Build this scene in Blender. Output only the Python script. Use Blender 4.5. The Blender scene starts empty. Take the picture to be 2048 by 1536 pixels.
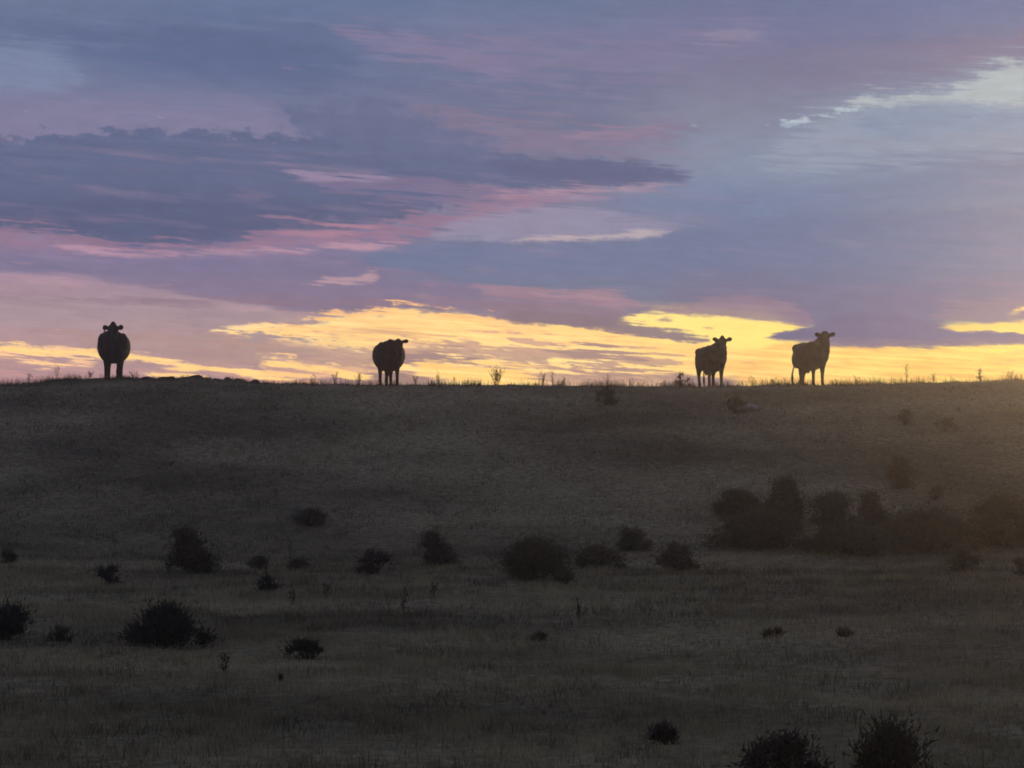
import bpy, bmesh, math, random
import numpy as np
from mathutils import Vector, Matrix, Euler

random.seed(7)
rng = np.random.default_rng(11)
scene = bpy.context.scene
col = scene.collection

# ------------------------------------------------------------------ camera
F = 4800.0                      # focal length in photo pixels (photo 2048 wide)
CAM_Z = 1.65
PITCH = math.atan((1000.0 - 768.0) / F)
cam_d = bpy.data.cameras.new("camera")
cam_d.sensor_width = 36.0
cam_d.lens = 36.0 * F / 2048.0
cam_d.clip_start = 0.1
cam_d.clip_end = 30000.0
cam = bpy.data.objects.new("camera", cam_d)
cam.location = (0, 0, CAM_Z)
cam.rotation_euler = (math.pi / 2 + PITCH, 0, 0)
col.objects.link(cam)
scene.camera = cam


def ray(px, py):
    a, b = (px - 1024.0) / F, (768.0 - py) / F
    return np.array([a, math.cos(PITCH) - b * math.sin(PITCH), math.sin(PITCH) + b * math.cos(PITCH)])


def az_el(px, py):
    d = ray(px, py)
    d = d / np.linalg.norm(d)
    return math.atan2(d[0], d[1]), math.asin(d[2])


def to_uv(px, py):
    a, e = az_el(px, py)
    return 1024.0 + a * F, 1000.0 - e * F


# ------------------------------------------------------------------ helpers
def lin(c):
    return tuple(((x / 255.0) / 12.92 if x / 255.0 <= 0.04045 else ((x / 255.0 + 0.055) / 1.055) ** 2.4) for x in c)


def tag(o, label=None, cat=None, group=None, kind=None):
    if label: o["label"] = label
    if cat: o["category"] = cat
    if group: o["group"] = group
    if kind: o["kind"] = kind
    return o


def empty(name, loc, rz=0.0):
    o = bpy.data.objects.new(name, None)
    o.empty_display_size = 0.1
    o.location = loc
    o.rotation_euler = (0, 0, rz)
    col.objects.link(o)
    return o


def mesh_obj(name, verts, faces, mat=None, parent=None, smooth=False):
    me = bpy.data.meshes.new(name)
    me.from_pydata([tuple(v) for v in verts], [], faces)
    if smooth:
        me.polygons.foreach_set("use_smooth", [True] * len(me.polygons))
    me.update()
    o = bpy.data.objects.new(name, me)
    if mat: me.materials.append(mat)
    if parent: o.parent = parent
    col.objects.link(o)
    return o


def fast_mesh(name, co, tris, mat, parent=None, tint=None):
    """triangles from numpy arrays; tint is a per-vertex grey value"""
    me = bpy.data.meshes.new(name)
    n, m = len(co), len(tris)
    me.vertices.add(n)
    me.vertices.foreach_set("co", co.astype(np.float32).ravel())
    me.loops.add(m * 3)
    me.loops.foreach_set("vertex_index", tris.astype(np.int32).ravel())
    me.polygons.add(m)
    me.polygons.foreach_set("loop_start", np.arange(0, m * 3, 3, dtype=np.int32))
    me.update(calc_edges=True)
    if tint is not None:
        a = me.attributes.new("tint", "FLOAT", "POINT")
        a.data.foreach_set("value", tint.astype(np.float32))
    me.materials.append(mat)
    o = bpy.data.objects.new(name, me)
    if parent: o.parent = parent
    col.objects.link(o)
    return o


# value noise on numpy arrays (for terrain relief and scatter density)
_tab = rng.random((256, 256))
def vnoise(x, y):
    xi, yi = np.floor(x).astype(int), np.floor(y).astype(int)
    fx, fy = x - xi, y - yi
    fx, fy = fx * fx * (3 - 2 * fx), fy * fy * (3 - 2 * fy)
    g = lambda a, b: _tab[a & 255, b & 255]
    return (g(xi, yi) * (1 - fx) + g(xi + 1, yi) * fx) * (1 - fy) + (g(xi, yi + 1) * (1 - fx) + g(xi + 1, yi + 1) * fx) * fy
def fbm(x, y, o=4):
    s, a, t = 0, 1.0, 0
    for i in range(o):
        s = s + a * vnoise(x * 2 ** i + 17 * i, y * 2 ** i + 31 * i)
        t += a; a *= 0.5
    return s / t


# ------------------------------------------------------------------ terrain
CREST = 68.5
prof_Y = [0.0, 8.0, 12, 14, 18, 24, 30, 36, 40, 43, 47, 51, 56, 61, 65, 67.3, CREST]
prof_R = [None, None, 1700, 1585, 1440, 1305, 1222, 1168, 1146, 1138, 1118, 1060, 958, 862, 797, 774.5, 771]
def row_to_z(Y, r):
    d = ray(1024, r)
    return CAM_Z + d[2] / d[1] * Y
pz = [row_to_z(Y, r) if r else 0.0 for Y, r in zip(prof_Y, prof_R)]
pz[0] = -0.05; pz[1] = 0.0 + (pz[2]) * 0.6
zc = pz[-1]
prof_Y += [70.5, 73, 78, 90, 120, 200, 400, 1000, 6000]
pz += [zc - 0.03, zc - 0.25, zc - 1.2, zc - 4.0, zc - 9, zc - 14, zc - 18, zc - 22, zc - 30]
prof_Y = [-6000.0, -60.0] + prof_Y
pz = [-6.0, -1.0] + pz
prof_Y, pz = np.array(prof_Y), np.array(pz)
h_ = np.diff(prof_Y); dl = np.diff(pz) / h_
mm = np.zeros_like(pz)
for i in range(1, len(pz) - 1):
    if dl[i - 1] * dl[i] > 0:
        w1, w2 = 2 * h_[i] + h_[i - 1], h_[i] + 2 * h_[i - 1]
        mm[i] = (w1 + w2) / (w1 / dl[i - 1] + w2 / dl[i])
mm[0], mm[-1] = dl[0], dl[-1]
def prof(Y):
    i = np.clip(np.searchsorted(prof_Y, Y) - 1, 0, len(h_) - 1)
    t = np.clip((Y - prof_Y[i]) / h_[i], 0, 1)
    h00, h10 = (1 + 2 * t) * (1 - t) ** 2, t * (1 - t) ** 2
    h01, h11 = t * t * (3 - 2 * t), t * t * (t - 1)
    return h00 * pz[i] + h10 * h_[i] * mm[i] + h01 * pz[i + 1] + h11 * h_[i] * mm[i + 1]
crest_px = [-600, -100, 0, 60, 110, 150, 190, 250, 380, 440, 510, 620, 760, 1000, 1400, 1600, 1750, 1900, 2048, 2150, 2700]
crest_py = [790, 775, 771, 768, 764, 761, 757, 757, 760, 763, 767, 771, 772, 772, 774, 772, 770, 766, 761, 758, 752]
cX = [(p - 1024) / F * CREST for p in crest_px]
cD = [(771.5 - q) / F * CREST for q in crest_py]
def height(X, Y):
    X = np.asarray(X, float); Y = np.asarray(Y, float)
    z = prof(Y)
    w = np.exp(-((Y - CREST) / 9.0) ** 2)
    dx = X * CREST / np.clip(Y, 20, 200)
    z = z + w * np.interp(dx, cX, cD)
    z = z + np.exp(-((Y - CREST) / 1.2) ** 2) * .10 * np.clip(fbm(dx / .55 + 2, Y * 0 + 7.7, 3) - .42, 0, 1) * np.interp(dx, [-14.5, -12, -7.4, -6.6, 0, 12], [.6, 3.0, 3.0, 1.2, .9, .9])
    amp = np.interp(Y, [5, 20, 45, 60, 66, 71, 90], [0.10, 0.16, 0.22, 0.16, 0.03, 0.03, 0.3])
    z = z + amp * (fbm(X / 6.0 + 40, Y / 4.0 + 9, 3) - 0.5)
    z = z + 0.05 * (fbm(X / 0.8 + 3, Y / 0.8 + 5, 2) - 0.5) * np.interp(Y, [60, 66, 71], [1, 0.45, 0.6])
    return z


def ground_at(px, py):
    """point of the slope seen at a photo pixel"""
    d = ray(px, py)
    Ys = np.linspace(11, CREST + 0.6, 3000)
    X = d[0] / d[1] * Ys
    zr = CAM_Z + d[2] / d[1] * Ys
    hit = np.nonzero(zr <= height(X, Ys))[0]
    if len(hit) == 0:
        return Vector((X[-1], CREST, float(height(X[-1], CREST))))
    i = hit[0]
    return Vector((X[i], Ys[i], float(height(X[i], Ys[i]))))


# ------------------------------------------------------------------ materials
def new_mat(name):
    m = bpy.data.materials.new(name)
    m.use_nodes = True
    return m, m.node_tree.nodes, m.node_tree.links


def earth_mat():
    m, N, L = new_mat("dry_pasture")
    b = N["Principled BSDF"]; b.inputs["Roughness"].default_value = 0.95
    b.inputs["Specular IOR Level"].default_value = 0.1
    tc = N.new("ShaderNodeTexCoord")
    mp = N.new("ShaderNodeMapping"); mp.inputs["Scale"].default_value = (0.16, 0.30, 0.3)
    n1 = N.new("ShaderNodeTexNoise"); n1.inputs["Scale"].default_value = 1.0; n1.inputs["Detail"].default_value = 6
    n2 = N.new("ShaderNodeTexNoise"); n2.inputs["Scale"].default_value = 7.0; n2.inputs["Detail"].default_value = 6
    L.new(tc.outputs["Object"], mp.inputs[0]); L.new(mp.outputs[0], n1.inputs["Vector"])
    L.new(tc.outputs["Object"], n2.inputs["Vector"])
    r1 = N.new("ShaderNodeValToRGB")
    r1.color_ramp.elements[0].position = 0.34; r1.color_ramp.elements[0].color = (0.125, 0.108, 0.060, 1)
    r1.color_ramp.elements[1].position = 0.66; r1.color_ramp.elements[1].color = (0.30, 0.262, 0.145, 1)
    L.new(n1.outputs["Fac"], r1.inputs[0])
    r2 = N.new("ShaderNodeMapRange")
    r2.inputs["From Min"].default_value = 0.3; r2.inputs["From Max"].default_value = 0.7
    r2.inputs["To Min"].default_value = 0.55; r2.inputs["To Max"].default_value = 1.35
    L.new(n2.outputs["Fac"], r2.inputs["Value"])
    mx = N.new("ShaderNodeMix"); mx.data_type = "RGBA"; mx.blend_type = "MULTIPLY"; mx.inputs[0].default_value = 1
    L.new(r1.outputs[0], mx.inputs[6]); L.new(r2.outputs[0], mx.inputs[7])
    L.new(mx.outputs[2], b.inputs["Base Color"])
    n3 = N.new("ShaderNodeTexNoise"); n3.inputs["Scale"].default_value = 18; n3.inputs["Detail"].default_value = 8
    bp = N.new("ShaderNodeBump"); bp.inputs["Strength"].default_value = 0.6; bp.inputs["Distance"].default_value = 0.06
    L.new(tc.outputs["Object"], n3.inputs["Vector"]); L.new(n3.outputs["Fac"], bp.inputs["Height"])
    L.new(bp.outputs[0], b.inputs["Normal"])
    return m


def plant_mat(name, dark, light, patch=0.0, trans=0.25):
    m, N, L = new_mat(name)
    out = N["Material Output"]; N.remove(N["Principled BSDF"])
    at = N.new("ShaderNodeAttribute"); at.attribute_name = "tint"
    mx = N.new("ShaderNodeMix"); mx.data_type = "RGBA"
    mx.inputs[6].default_value = (*dark, 1); mx.inputs[7].default_value = (*light, 1)
    L.new(at.outputs["Fac"], mx.inputs[0])
    c = mx.outputs[2]
    if patch:
        tc = N.new("ShaderNodeTexCoord")
        mp = N.new("ShaderNodeMapping"); mp.inputs["Scale"].default_value = (0.16, 0.30, 0.3)
        n1 = N.new("ShaderNodeTexNoise"); n1.inputs["Scale"].default_value = 1.0; n1.inputs["Detail"].default_value = 6
        L.new(tc.outputs["Object"], mp.inputs[0]); L.new(mp.outputs[0], n1.inputs["Vector"])
        mr = N.new("ShaderNodeMapRange")
        mr.inputs["From Min"].default_value = 0.34; mr.inputs["From Max"].default_value = 0.66
        mr.inputs["To Min"].default_value = 1 - patch; mr.inputs["To Max"].default_value = 1 + patch
        L.new(n1.outputs["Fac"], mr.inputs["Value"])
        m2 = N.new("ShaderNodeMix"); m2.data_type = "RGBA"; m2.blend_type = "MULTIPLY"; m2.inputs[0].default_value = 1
        L.new(c, m2.inputs[6]); L.new(mr.outputs[0], m2.inputs[7]); c = m2.outputs[2]
    d = N.new("ShaderNodeBsdfDiffuse"); t = N.new("ShaderNodeBsdfTranslucent")
    s = N.new("ShaderNodeMixShader"); s.inputs[0].default_value = trans
    L.new(c, d.inputs[0]); L.new(c, t.inputs[0]); L.new(d.outputs[0], s.inputs[1]); L.new(t.outputs[0], s.inputs[2])
    L.new(s.outputs[0], out.inputs["Surface"])
    return m


def simple_mat(name, c, rough=0.8, noise=None, spec=0.2):
    m, N, L = new_mat(name)
    b = N["Principled BSDF"]; b.inputs["Roughness"].default_value = rough
    b.inputs["Specular IOR Level"].default_value = spec
    if noise:
        tc = N.new("ShaderNodeTexCoord"); n = N.new("ShaderNodeTexNoise")
        n.inputs["Scale"].default_value = noise; n.inputs["Detail"].default_value = 6
        r = N.new("ShaderNodeValToRGB")
        r.color_ramp.elements[0].position = 0.3; r.color_ramp.elements[0].color = (*[x * 0.55 for x in c], 1)
        r.color_ramp.elements[1].position = 0.7; r.color_ramp.elements[1].color = (*[x * 1.4 for x in c], 1)
        L.new(tc.outputs["Object"], n.inputs["Vector"]); L.new(n.outputs["Fac"], r.inputs[0]); L.new(r.outputs[0], b.inputs["Base Color"])
        bp = N.new("ShaderNodeBump"); bp.inputs["Strength"].default_value = 0.5; bp.inputs["Distance"].default_value = 0.02
        L.new(n.outputs["Fac"], bp.inputs["Height"]); L.new(bp.outputs[0], b.inputs["Normal"])
    else:
        b.inputs["Base Color"].default_value = (*c, 1)
    return m


M_EARTH = earth_mat()
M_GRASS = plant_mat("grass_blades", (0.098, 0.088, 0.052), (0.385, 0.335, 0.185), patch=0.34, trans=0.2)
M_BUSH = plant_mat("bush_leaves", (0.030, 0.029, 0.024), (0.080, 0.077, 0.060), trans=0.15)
M_BUSH_FAR = plant_mat("bush_leaves_far_lightened", (0.060, 0.055, 0.036), (0.16, 0.138, 0.082), trans=0.15)  # lighter copy of bush_leaves; distance haze put into the colour
M_BUSH_MAUVE = plant_mat("bush_leaves_mauve", (0.045, 0.034, 0.033), (0.10, 0.074, 0.066), trans=0.15)
M_BUSH_PALE = plant_mat("bush_leaves_pale", (0.12, 0.12, 0.11), (0.30, 0.30, 0.28), trans=0.15)
M_TWIG = simple_mat("twig_bark", (0.035, 0.028, 0.020), 0.9, 20)
M_WEED = plant_mat("weed_stalks", (0.04, 0.028, 0.02), (0.12, 0.085, 0.055), trans=0.45)
M_ROCK = simple_mat("field_stone", (0.06, 0.055, 0.05), 0.9, 9)
M_PALE_ROCK = simple_mat("pale_stone", (0.24, 0.23, 0.20), 0.9, 6)
M_COW_BLACK = simple_mat("black_hide", (0.014, 0.012, 0.012), 0.75, 6)
M_COW_BROWN = simple_mat("dark_brown_hide", (0.040, 0.022, 0.015), 0.75, 6)
M_COW_TAN = simple_mat("brown_hide", (0.060, 0.036, 0.022), 0.75, 6)
M_HOOF = simple_mat("hoof_horn", (0.02, 0.017, 0.015), 0.5, 15)
M_EYE = simple_mat("eye_dark", (0.01, 0.008, 0.007), 0.15, None, 0.5)
M_TAG = simple_mat("ear_tag_plastic", (0.55, 0.50, 0.45), 0.5, 30)

# ------------------------------------------------------------------ ground sheet
def graded(a, b, fine, growth=1.12, far=6000.0, near=None):
    pts = list(np.arange(a, b + 1e-6, fine)); s = fine; x = b
    while x < far:
        s *= growth; x += s; pts.append(min(x, far))
    s = fine; x = a; lo = -far if near is None else near; pre = []
    while x > lo:
        s *= growth; x -= s; pre.append(max(x, lo))
    return np.array(pre[::-1] + pts)
gx = graded(-20, 20, 0.16, 1.15)
gy = graded(11, 74, 0.16, 1.15)
GX, GY = np.meshgrid(gx, gy)
GZ = height(GX, GY)
nx, ny = len(gx), len(gy)
idx = np.arange(nx * ny).reshape(ny, nx)
a_, b_, c_, d_ = idx[:-1, :-1].ravel(), idx[:-1, 1:].ravel(), idx[1:, 1:].ravel(), idx[1:, :-1].ravel()
tr = np.vstack([np.stack([a_, b_, c_], 1), np.stack([a_, c_, d_], 1)])
ground = fast_mesh("ground", np.stack([GX.ravel(), GY.ravel(), GZ.ravel()], 1), tr, M_EARTH)
ground.data.polygons.foreach_set("use_smooth", [True] * len(ground.data.polygons))
tag(ground, "dark dry pasture slope rising to the ridge", kind="structure")

# ------------------------------------------------------------------ grass
def blades(X, Y, H, W, lean, tint, base_drop=0.01):
    n = len(X)
    Z = height(X, Y) - base_drop
    ang = rng.random(n) * 2 * math.pi
    la = rng.random(n) * 2 * math.pi
    wx, wy = np.cos(ang) * W / 2, np.sin(ang) * W / 2
    lx, ly = np.cos(la) * lean * H, np.sin(la) * lean * H
    P = np.empty((n, 5, 3))
    P[:, 0] = np.stack([X - wx, Y - wy, Z], 1)
    P[:, 1] = np.stack([X + wx, Y + wy, Z], 1)
    P[:, 2] = np.stack([X - wx * .75 + lx * .35, Y - wy * .75 + ly * .35, Z + H * .6], 1)
    P[:, 3] = np.stack([X + wx * .75 + lx * .35, Y + wy * .75 + ly * .35, Z + H * .6], 1)
    P[:, 4] = np.stack([X + lx, Y + ly, Z + H * (1 - 0.3 * lean)], 1)
    o = (np.arange(n) * 5)[:, None]
    T = np.concatenate([o + [0, 1, 3], o + [0, 3, 2], o + [2, 3, 4]], 0)
    return P.reshape(-1, 3), T, np.repeat(tint, 5)


def scatter(n, y0, y1, bias=0.0):
    u = rng.random(n)
    Y = y0 + (y1 - y0) * u ** (1 + bias)
    half = Y * (1100 / F) + 0.6
    X = (rng.random(n) * 2 - 1) * half
    return X, Y


n = 520000
X, Y = scatter(n, 12.3, 71.5)
dens = fbm(X / 0.7, Y / 0.9, 3)
keep = rng.random(n) < np.clip((dens - 0.22) * 2.6, 0.25, 1)
X, Y, dens = X[keep], Y[keep], dens[keep]
tuft = np.clip((fbm(X / 0.45 + 50, Y / 0.45, 2) - 0.35) * 2.5, 0, 1)
H = (0.030 + 0.075 * rng.random(len(X)) ** 1.5) * (0.6 + 0.9 * tuft) * np.interp(Y, [12, 40, 64, 68, 71.5], [1, 1.25, 1.1, .75, .75])
W = np.interp(Y, [12, 70], [0.006, 0.011]) * (0.7 + 0.6 * rng.random(len(X)))
tint = np.clip(rng.random(len(X)) * 0.5 + (fbm(X / .28 + 8, Y / .55 + 4, 3) - .5) * 1.3 + (fbm(X / 1.6 + 1, Y / 1.3, 3) - .5) * .7 + (dens - .5) * 1.2 + np.interp(Y, [12, 38, 50, 72], [.38, .24, .02, .02]) - .45 * np.interp(Y, [50, 66], [0, 1]) * np.interp(X, [-9, 1], [1, 0]), 0, 1)  # tint paler near the camera, offsetting the thinner haze in colour
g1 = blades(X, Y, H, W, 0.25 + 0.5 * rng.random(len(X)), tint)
n = 14000                                                    # taller seeding stems
X, Y = scatter(n, 12.3, 71.0)
keep = rng.random(n) < np.clip((fbm(X / 2.2 + 9, Y / 1.6, 3) - 0.40) * 4.5, 0.05, 1)
X, Y = X[keep], Y[keep]
H = (0.09 + 0.16 * rng.random(len(X)) ** 2) * np.interp(Y, [12, 64, 68], [1, 1, .8])
g2 = blades(X, Y, H, np.full(len(X), .006), 0.15 + 0.3 * rng.random(len(X)), rng.random(len(X)) * .8)
co = np.vstack([g1[0], g2[0]]); tr = np.vstack([g1[1], g2[1] + len(g1[0])]); ti = np.concatenate([g1[2], g2[2]])
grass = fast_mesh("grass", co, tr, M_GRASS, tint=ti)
tag(grass, "short dry grass covering the whole slope", "grass", kind="stuff")

# ------------------------------------------------------------------ weeds and bushes
def twig_tris(P, d, L, w):
    """thin flat twigs as long triangles"""
    n = len(P)
    s = np.cross(d, rng.normal(size=(n, 3))); s /= np.linalg.norm(s, axis=1)[:, None] + 1e-9
    V = np.empty((n, 3, 3))
    V[:, 0] = P - s * w / 2; V[:, 1] = P + s * w / 2; V[:, 2] = P + d * L[:, None]
    return V.reshape(-1, 3), np.arange(n * 3).reshape(-1, 3)


def bush_profile(kind, s):
    """s in 0..1 height fraction -> half width fraction, centre shift fraction"""
    if kind == "dome": return math.sqrt(max(0.02, 1 - s * s)) * (0.75 + 0.25 * min(1, s * 5)), 0
    if kind == "peak": return 0.08 + 0.92 * (1 - s) ** 1.05, -0.32 * s
    if kind == "wedge": return 0.15 + 0.85 * (1 - s) ** 0.8, 0.10 * s
    if kind == "lean": return 0.32 + 0.55 * (1 - s), -0.75 * s + 0.2
    if kind == "low": return math.sqrt(max(0.02, 1 - s ** 1.6)), 0
    if kind == "column": return 0.55 + 0.45 * math.sin(math.pi * min(1, s + .2)) - 0.35 * s, 0
    return math.sqrt(max(0.02, 1 - s * s)), 0


def make_bush(name, base, w, h, kind, mat, label, cat="bush", group=None, dens=1.0, spiky=0.5, leaf=None, lop=True):
    root = empty(name, base)
    tag(root, label, cat, group)
    # stems
    ns = max(5, int(9 + 8 * w))
    sv, sf = [], []
    clumps = []
    nc = int(np.clip(26 * w * h / 0.25, 16, 110) * dens ** .5)
    for k in range(nc):
        s = random.random() ** 0.75 * 0.96
        hw, sh = bush_profile(kind, s)
        a = random.random() * 2 * math.pi
        r = hw * w / 2 * math.sqrt(random.random()) * random.uniform(.75, 1.12)
        clumps.append((Vector((math.cos(a) * r + sh * w / 2, math.sin(a) * r * 0.8, s * h + 0.02)), s))
    for k in range(ns):
        c, s = random.choice(clumps)
        p0 = Vector((random.uniform(-.06, .06) * w, random.uniform(-.06, .06) * w, -0.04))
        mid = p0.lerp(c, 0.5) + Vector((random.uniform(-.05, .05), random.uniform(-.05, .05), h * 0.06))
        pts = [p0, mid, c]
        rad = [0.012 + .008 * w, 0.008, 0.003]
        b0 = len(sv)
        for p, r in zip(pts, rad):
            for q in range(5):
                an = q * 2 * math.pi / 5
                sv.append(p + Vector((math.cos(an) * r, math.sin(an) * r, 0)))
        for i in range(2):
            for q in range(5):
                sf.append([b0 + i * 5 + q, b0 + i * 5 + (q + 1) % 5, b0 + i * 5 + 5 + (q + 1) % 5, b0 + i * 5 + 5 + q])
    mesh_obj("stem", sv, sf, M_TWIG, root, True)
    # foliage: leaf-sized faces in uneven clumps
    lf = leaf or np.clip(0.028 + base[1] * 0.0006, 0.03, 0.07)
    Vs, Ts, tt = [], [], []
    off = 0
    for c, s in clumps:
        cr = (0.10 + 0.09 * random.random()) * (w * h) ** 0.5 + 0.02
        npts = int((25 + 125 * random.random()) * dens)
        d = rng.normal(size=(npts, 3)); d /= np.linalg.norm(d, axis=1)[:, None]
        rr = cr * np.abs(rng.normal(size=npts)) * .85
        P = np.array(c) + d * rr[:, None] * [1.15, 1.1, 0.8]
        P[:, 2] = np.abs(P[:, 2])
        out = P - np.array([0, 0, -0.1 * h]); out /= np.linalg.norm(out, axis=1)[:, None] + 1e-6
        dd = out * spiky + rng.normal(size=(npts, 3)) * 0.5 + [0, 0, .35 * spiky]
        dd /= np.linalg.norm(dd, axis=1)[:, None]
        v, t = twig_tris(P, dd, lf * (0.8 + 1.2 * rng.random(npts)), lf * 0.42)
        Vs.append(v); Ts.append(t + off); off += len(v)
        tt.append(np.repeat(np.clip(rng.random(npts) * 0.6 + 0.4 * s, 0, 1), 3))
    # stray shoots standing out of the outline
    ks = int(14 * dens + 22 * w * spiky)
    cs = [random.choice(clumps) for _ in range(ks)]
    P = np.array([list(c[0]) for c in cs])
    out = P - np.array([0, 0, -0.2 * h]); out /= np.linalg.norm(out, axis=1)[:, None] + 1e-6
    dd = out + rng.normal(size=(ks, 3)) * 0.25 + [0, 0, .5]; dd /= np.linalg.norm(dd, axis=1)[:, None]
    v, t = twig_tris(P, dd, (0.10 + 0.22 * rng.random(ks)) * (w * h) ** .5 + .04, 0.008)
    Vs.append(v); Ts.append(t + off); off += len(v); tt.append(np.full(len(v), .4))
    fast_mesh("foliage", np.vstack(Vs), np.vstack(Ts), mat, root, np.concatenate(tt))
    return root


def make_weed(name, base, h, spread, nst, label, group=None, leafy=0.5, cat="weed", seed=0):
    """upright branching stalks with small seed heads"""
    r = random.Random(seed)
    sv, sf = [], []; heads = []
    def stick(p, q, r0, r1):
        b0 = len(sv)
        for pt, rr in ((p, r0), (q, r1)):
            for k in range(4):
                an = k * math.pi / 2 + .3
                sv.append(pt + Vector((math.cos(an) * rr, math.sin(an) * rr, 0)))
        for k in range(4):
            sf.append([b0 + k, b0 + (k + 1) % 4, b0 + 4 + (k + 1) % 4, b0 + 4 + k])
    for k in range(nst):
        a = r.random() * 6.28; ln = h * r.uniform(.55, 1)
        p = Vector((r.uniform(-.1, .1) * spread, r.uniform(-.1, .1) * spread, -0.03))
        dirv = Vector((math.cos(a) * spread / 2 / max(h, .01) * r.uniform(.2, 1), math.sin(a) * spread / 2 / max(h, .01) * r.uniform(.2, 1), 1)).normalized()
        segs = 5
        for i in range(segs):
            q = p + dirv * ln / segs + Vector((r.uniform(-.02, .02), r.uniform(-.02, .02), 0)) * ln
            stick(p, q, .0045 * (1 - i / segs * .6), .0045 * (1 - (i + 1) / segs * .6))
            if i >= 1:
                for _ in range(r.choice([1, 1, 2])):
                    ba = r.random() * 6.28
                    bl = ln * r.uniform(.10, .26)
                    e = q + Vector((math.cos(ba) * .7, math.sin(ba) * .7, .8)) * bl
                    stick(q, e, .003, .0015); heads.append(e)
            p = q
        heads.append(p)
    for e in heads:
        for _ in range(int(2 + 7 * leafy)):
            c = Vector((e.x + r.uniform(-.014, .014), e.y + r.uniform(-.014, .014), e.z + r.uniform(-.02, .02)))
            d = Vector((r.gauss(0, 1), r.gauss(0, 1), abs(r.gauss(0, 1)) + .4)).normalized()
            q = d.cross(Vector((r.gauss(0, 1), r.gauss(0, 1), r.gauss(0, 1)))).normalized() * .005
            b0 = len(sv); sv += [c - q, c + q, c + d * r.uniform(.012, .03)]; sf.append([b0, b0 + 1, b0 + 2])
    root = mesh_obj(name, sv, sf, M_WEED); root.location = base
    tag(root, label, cat, group)
    return root


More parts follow.
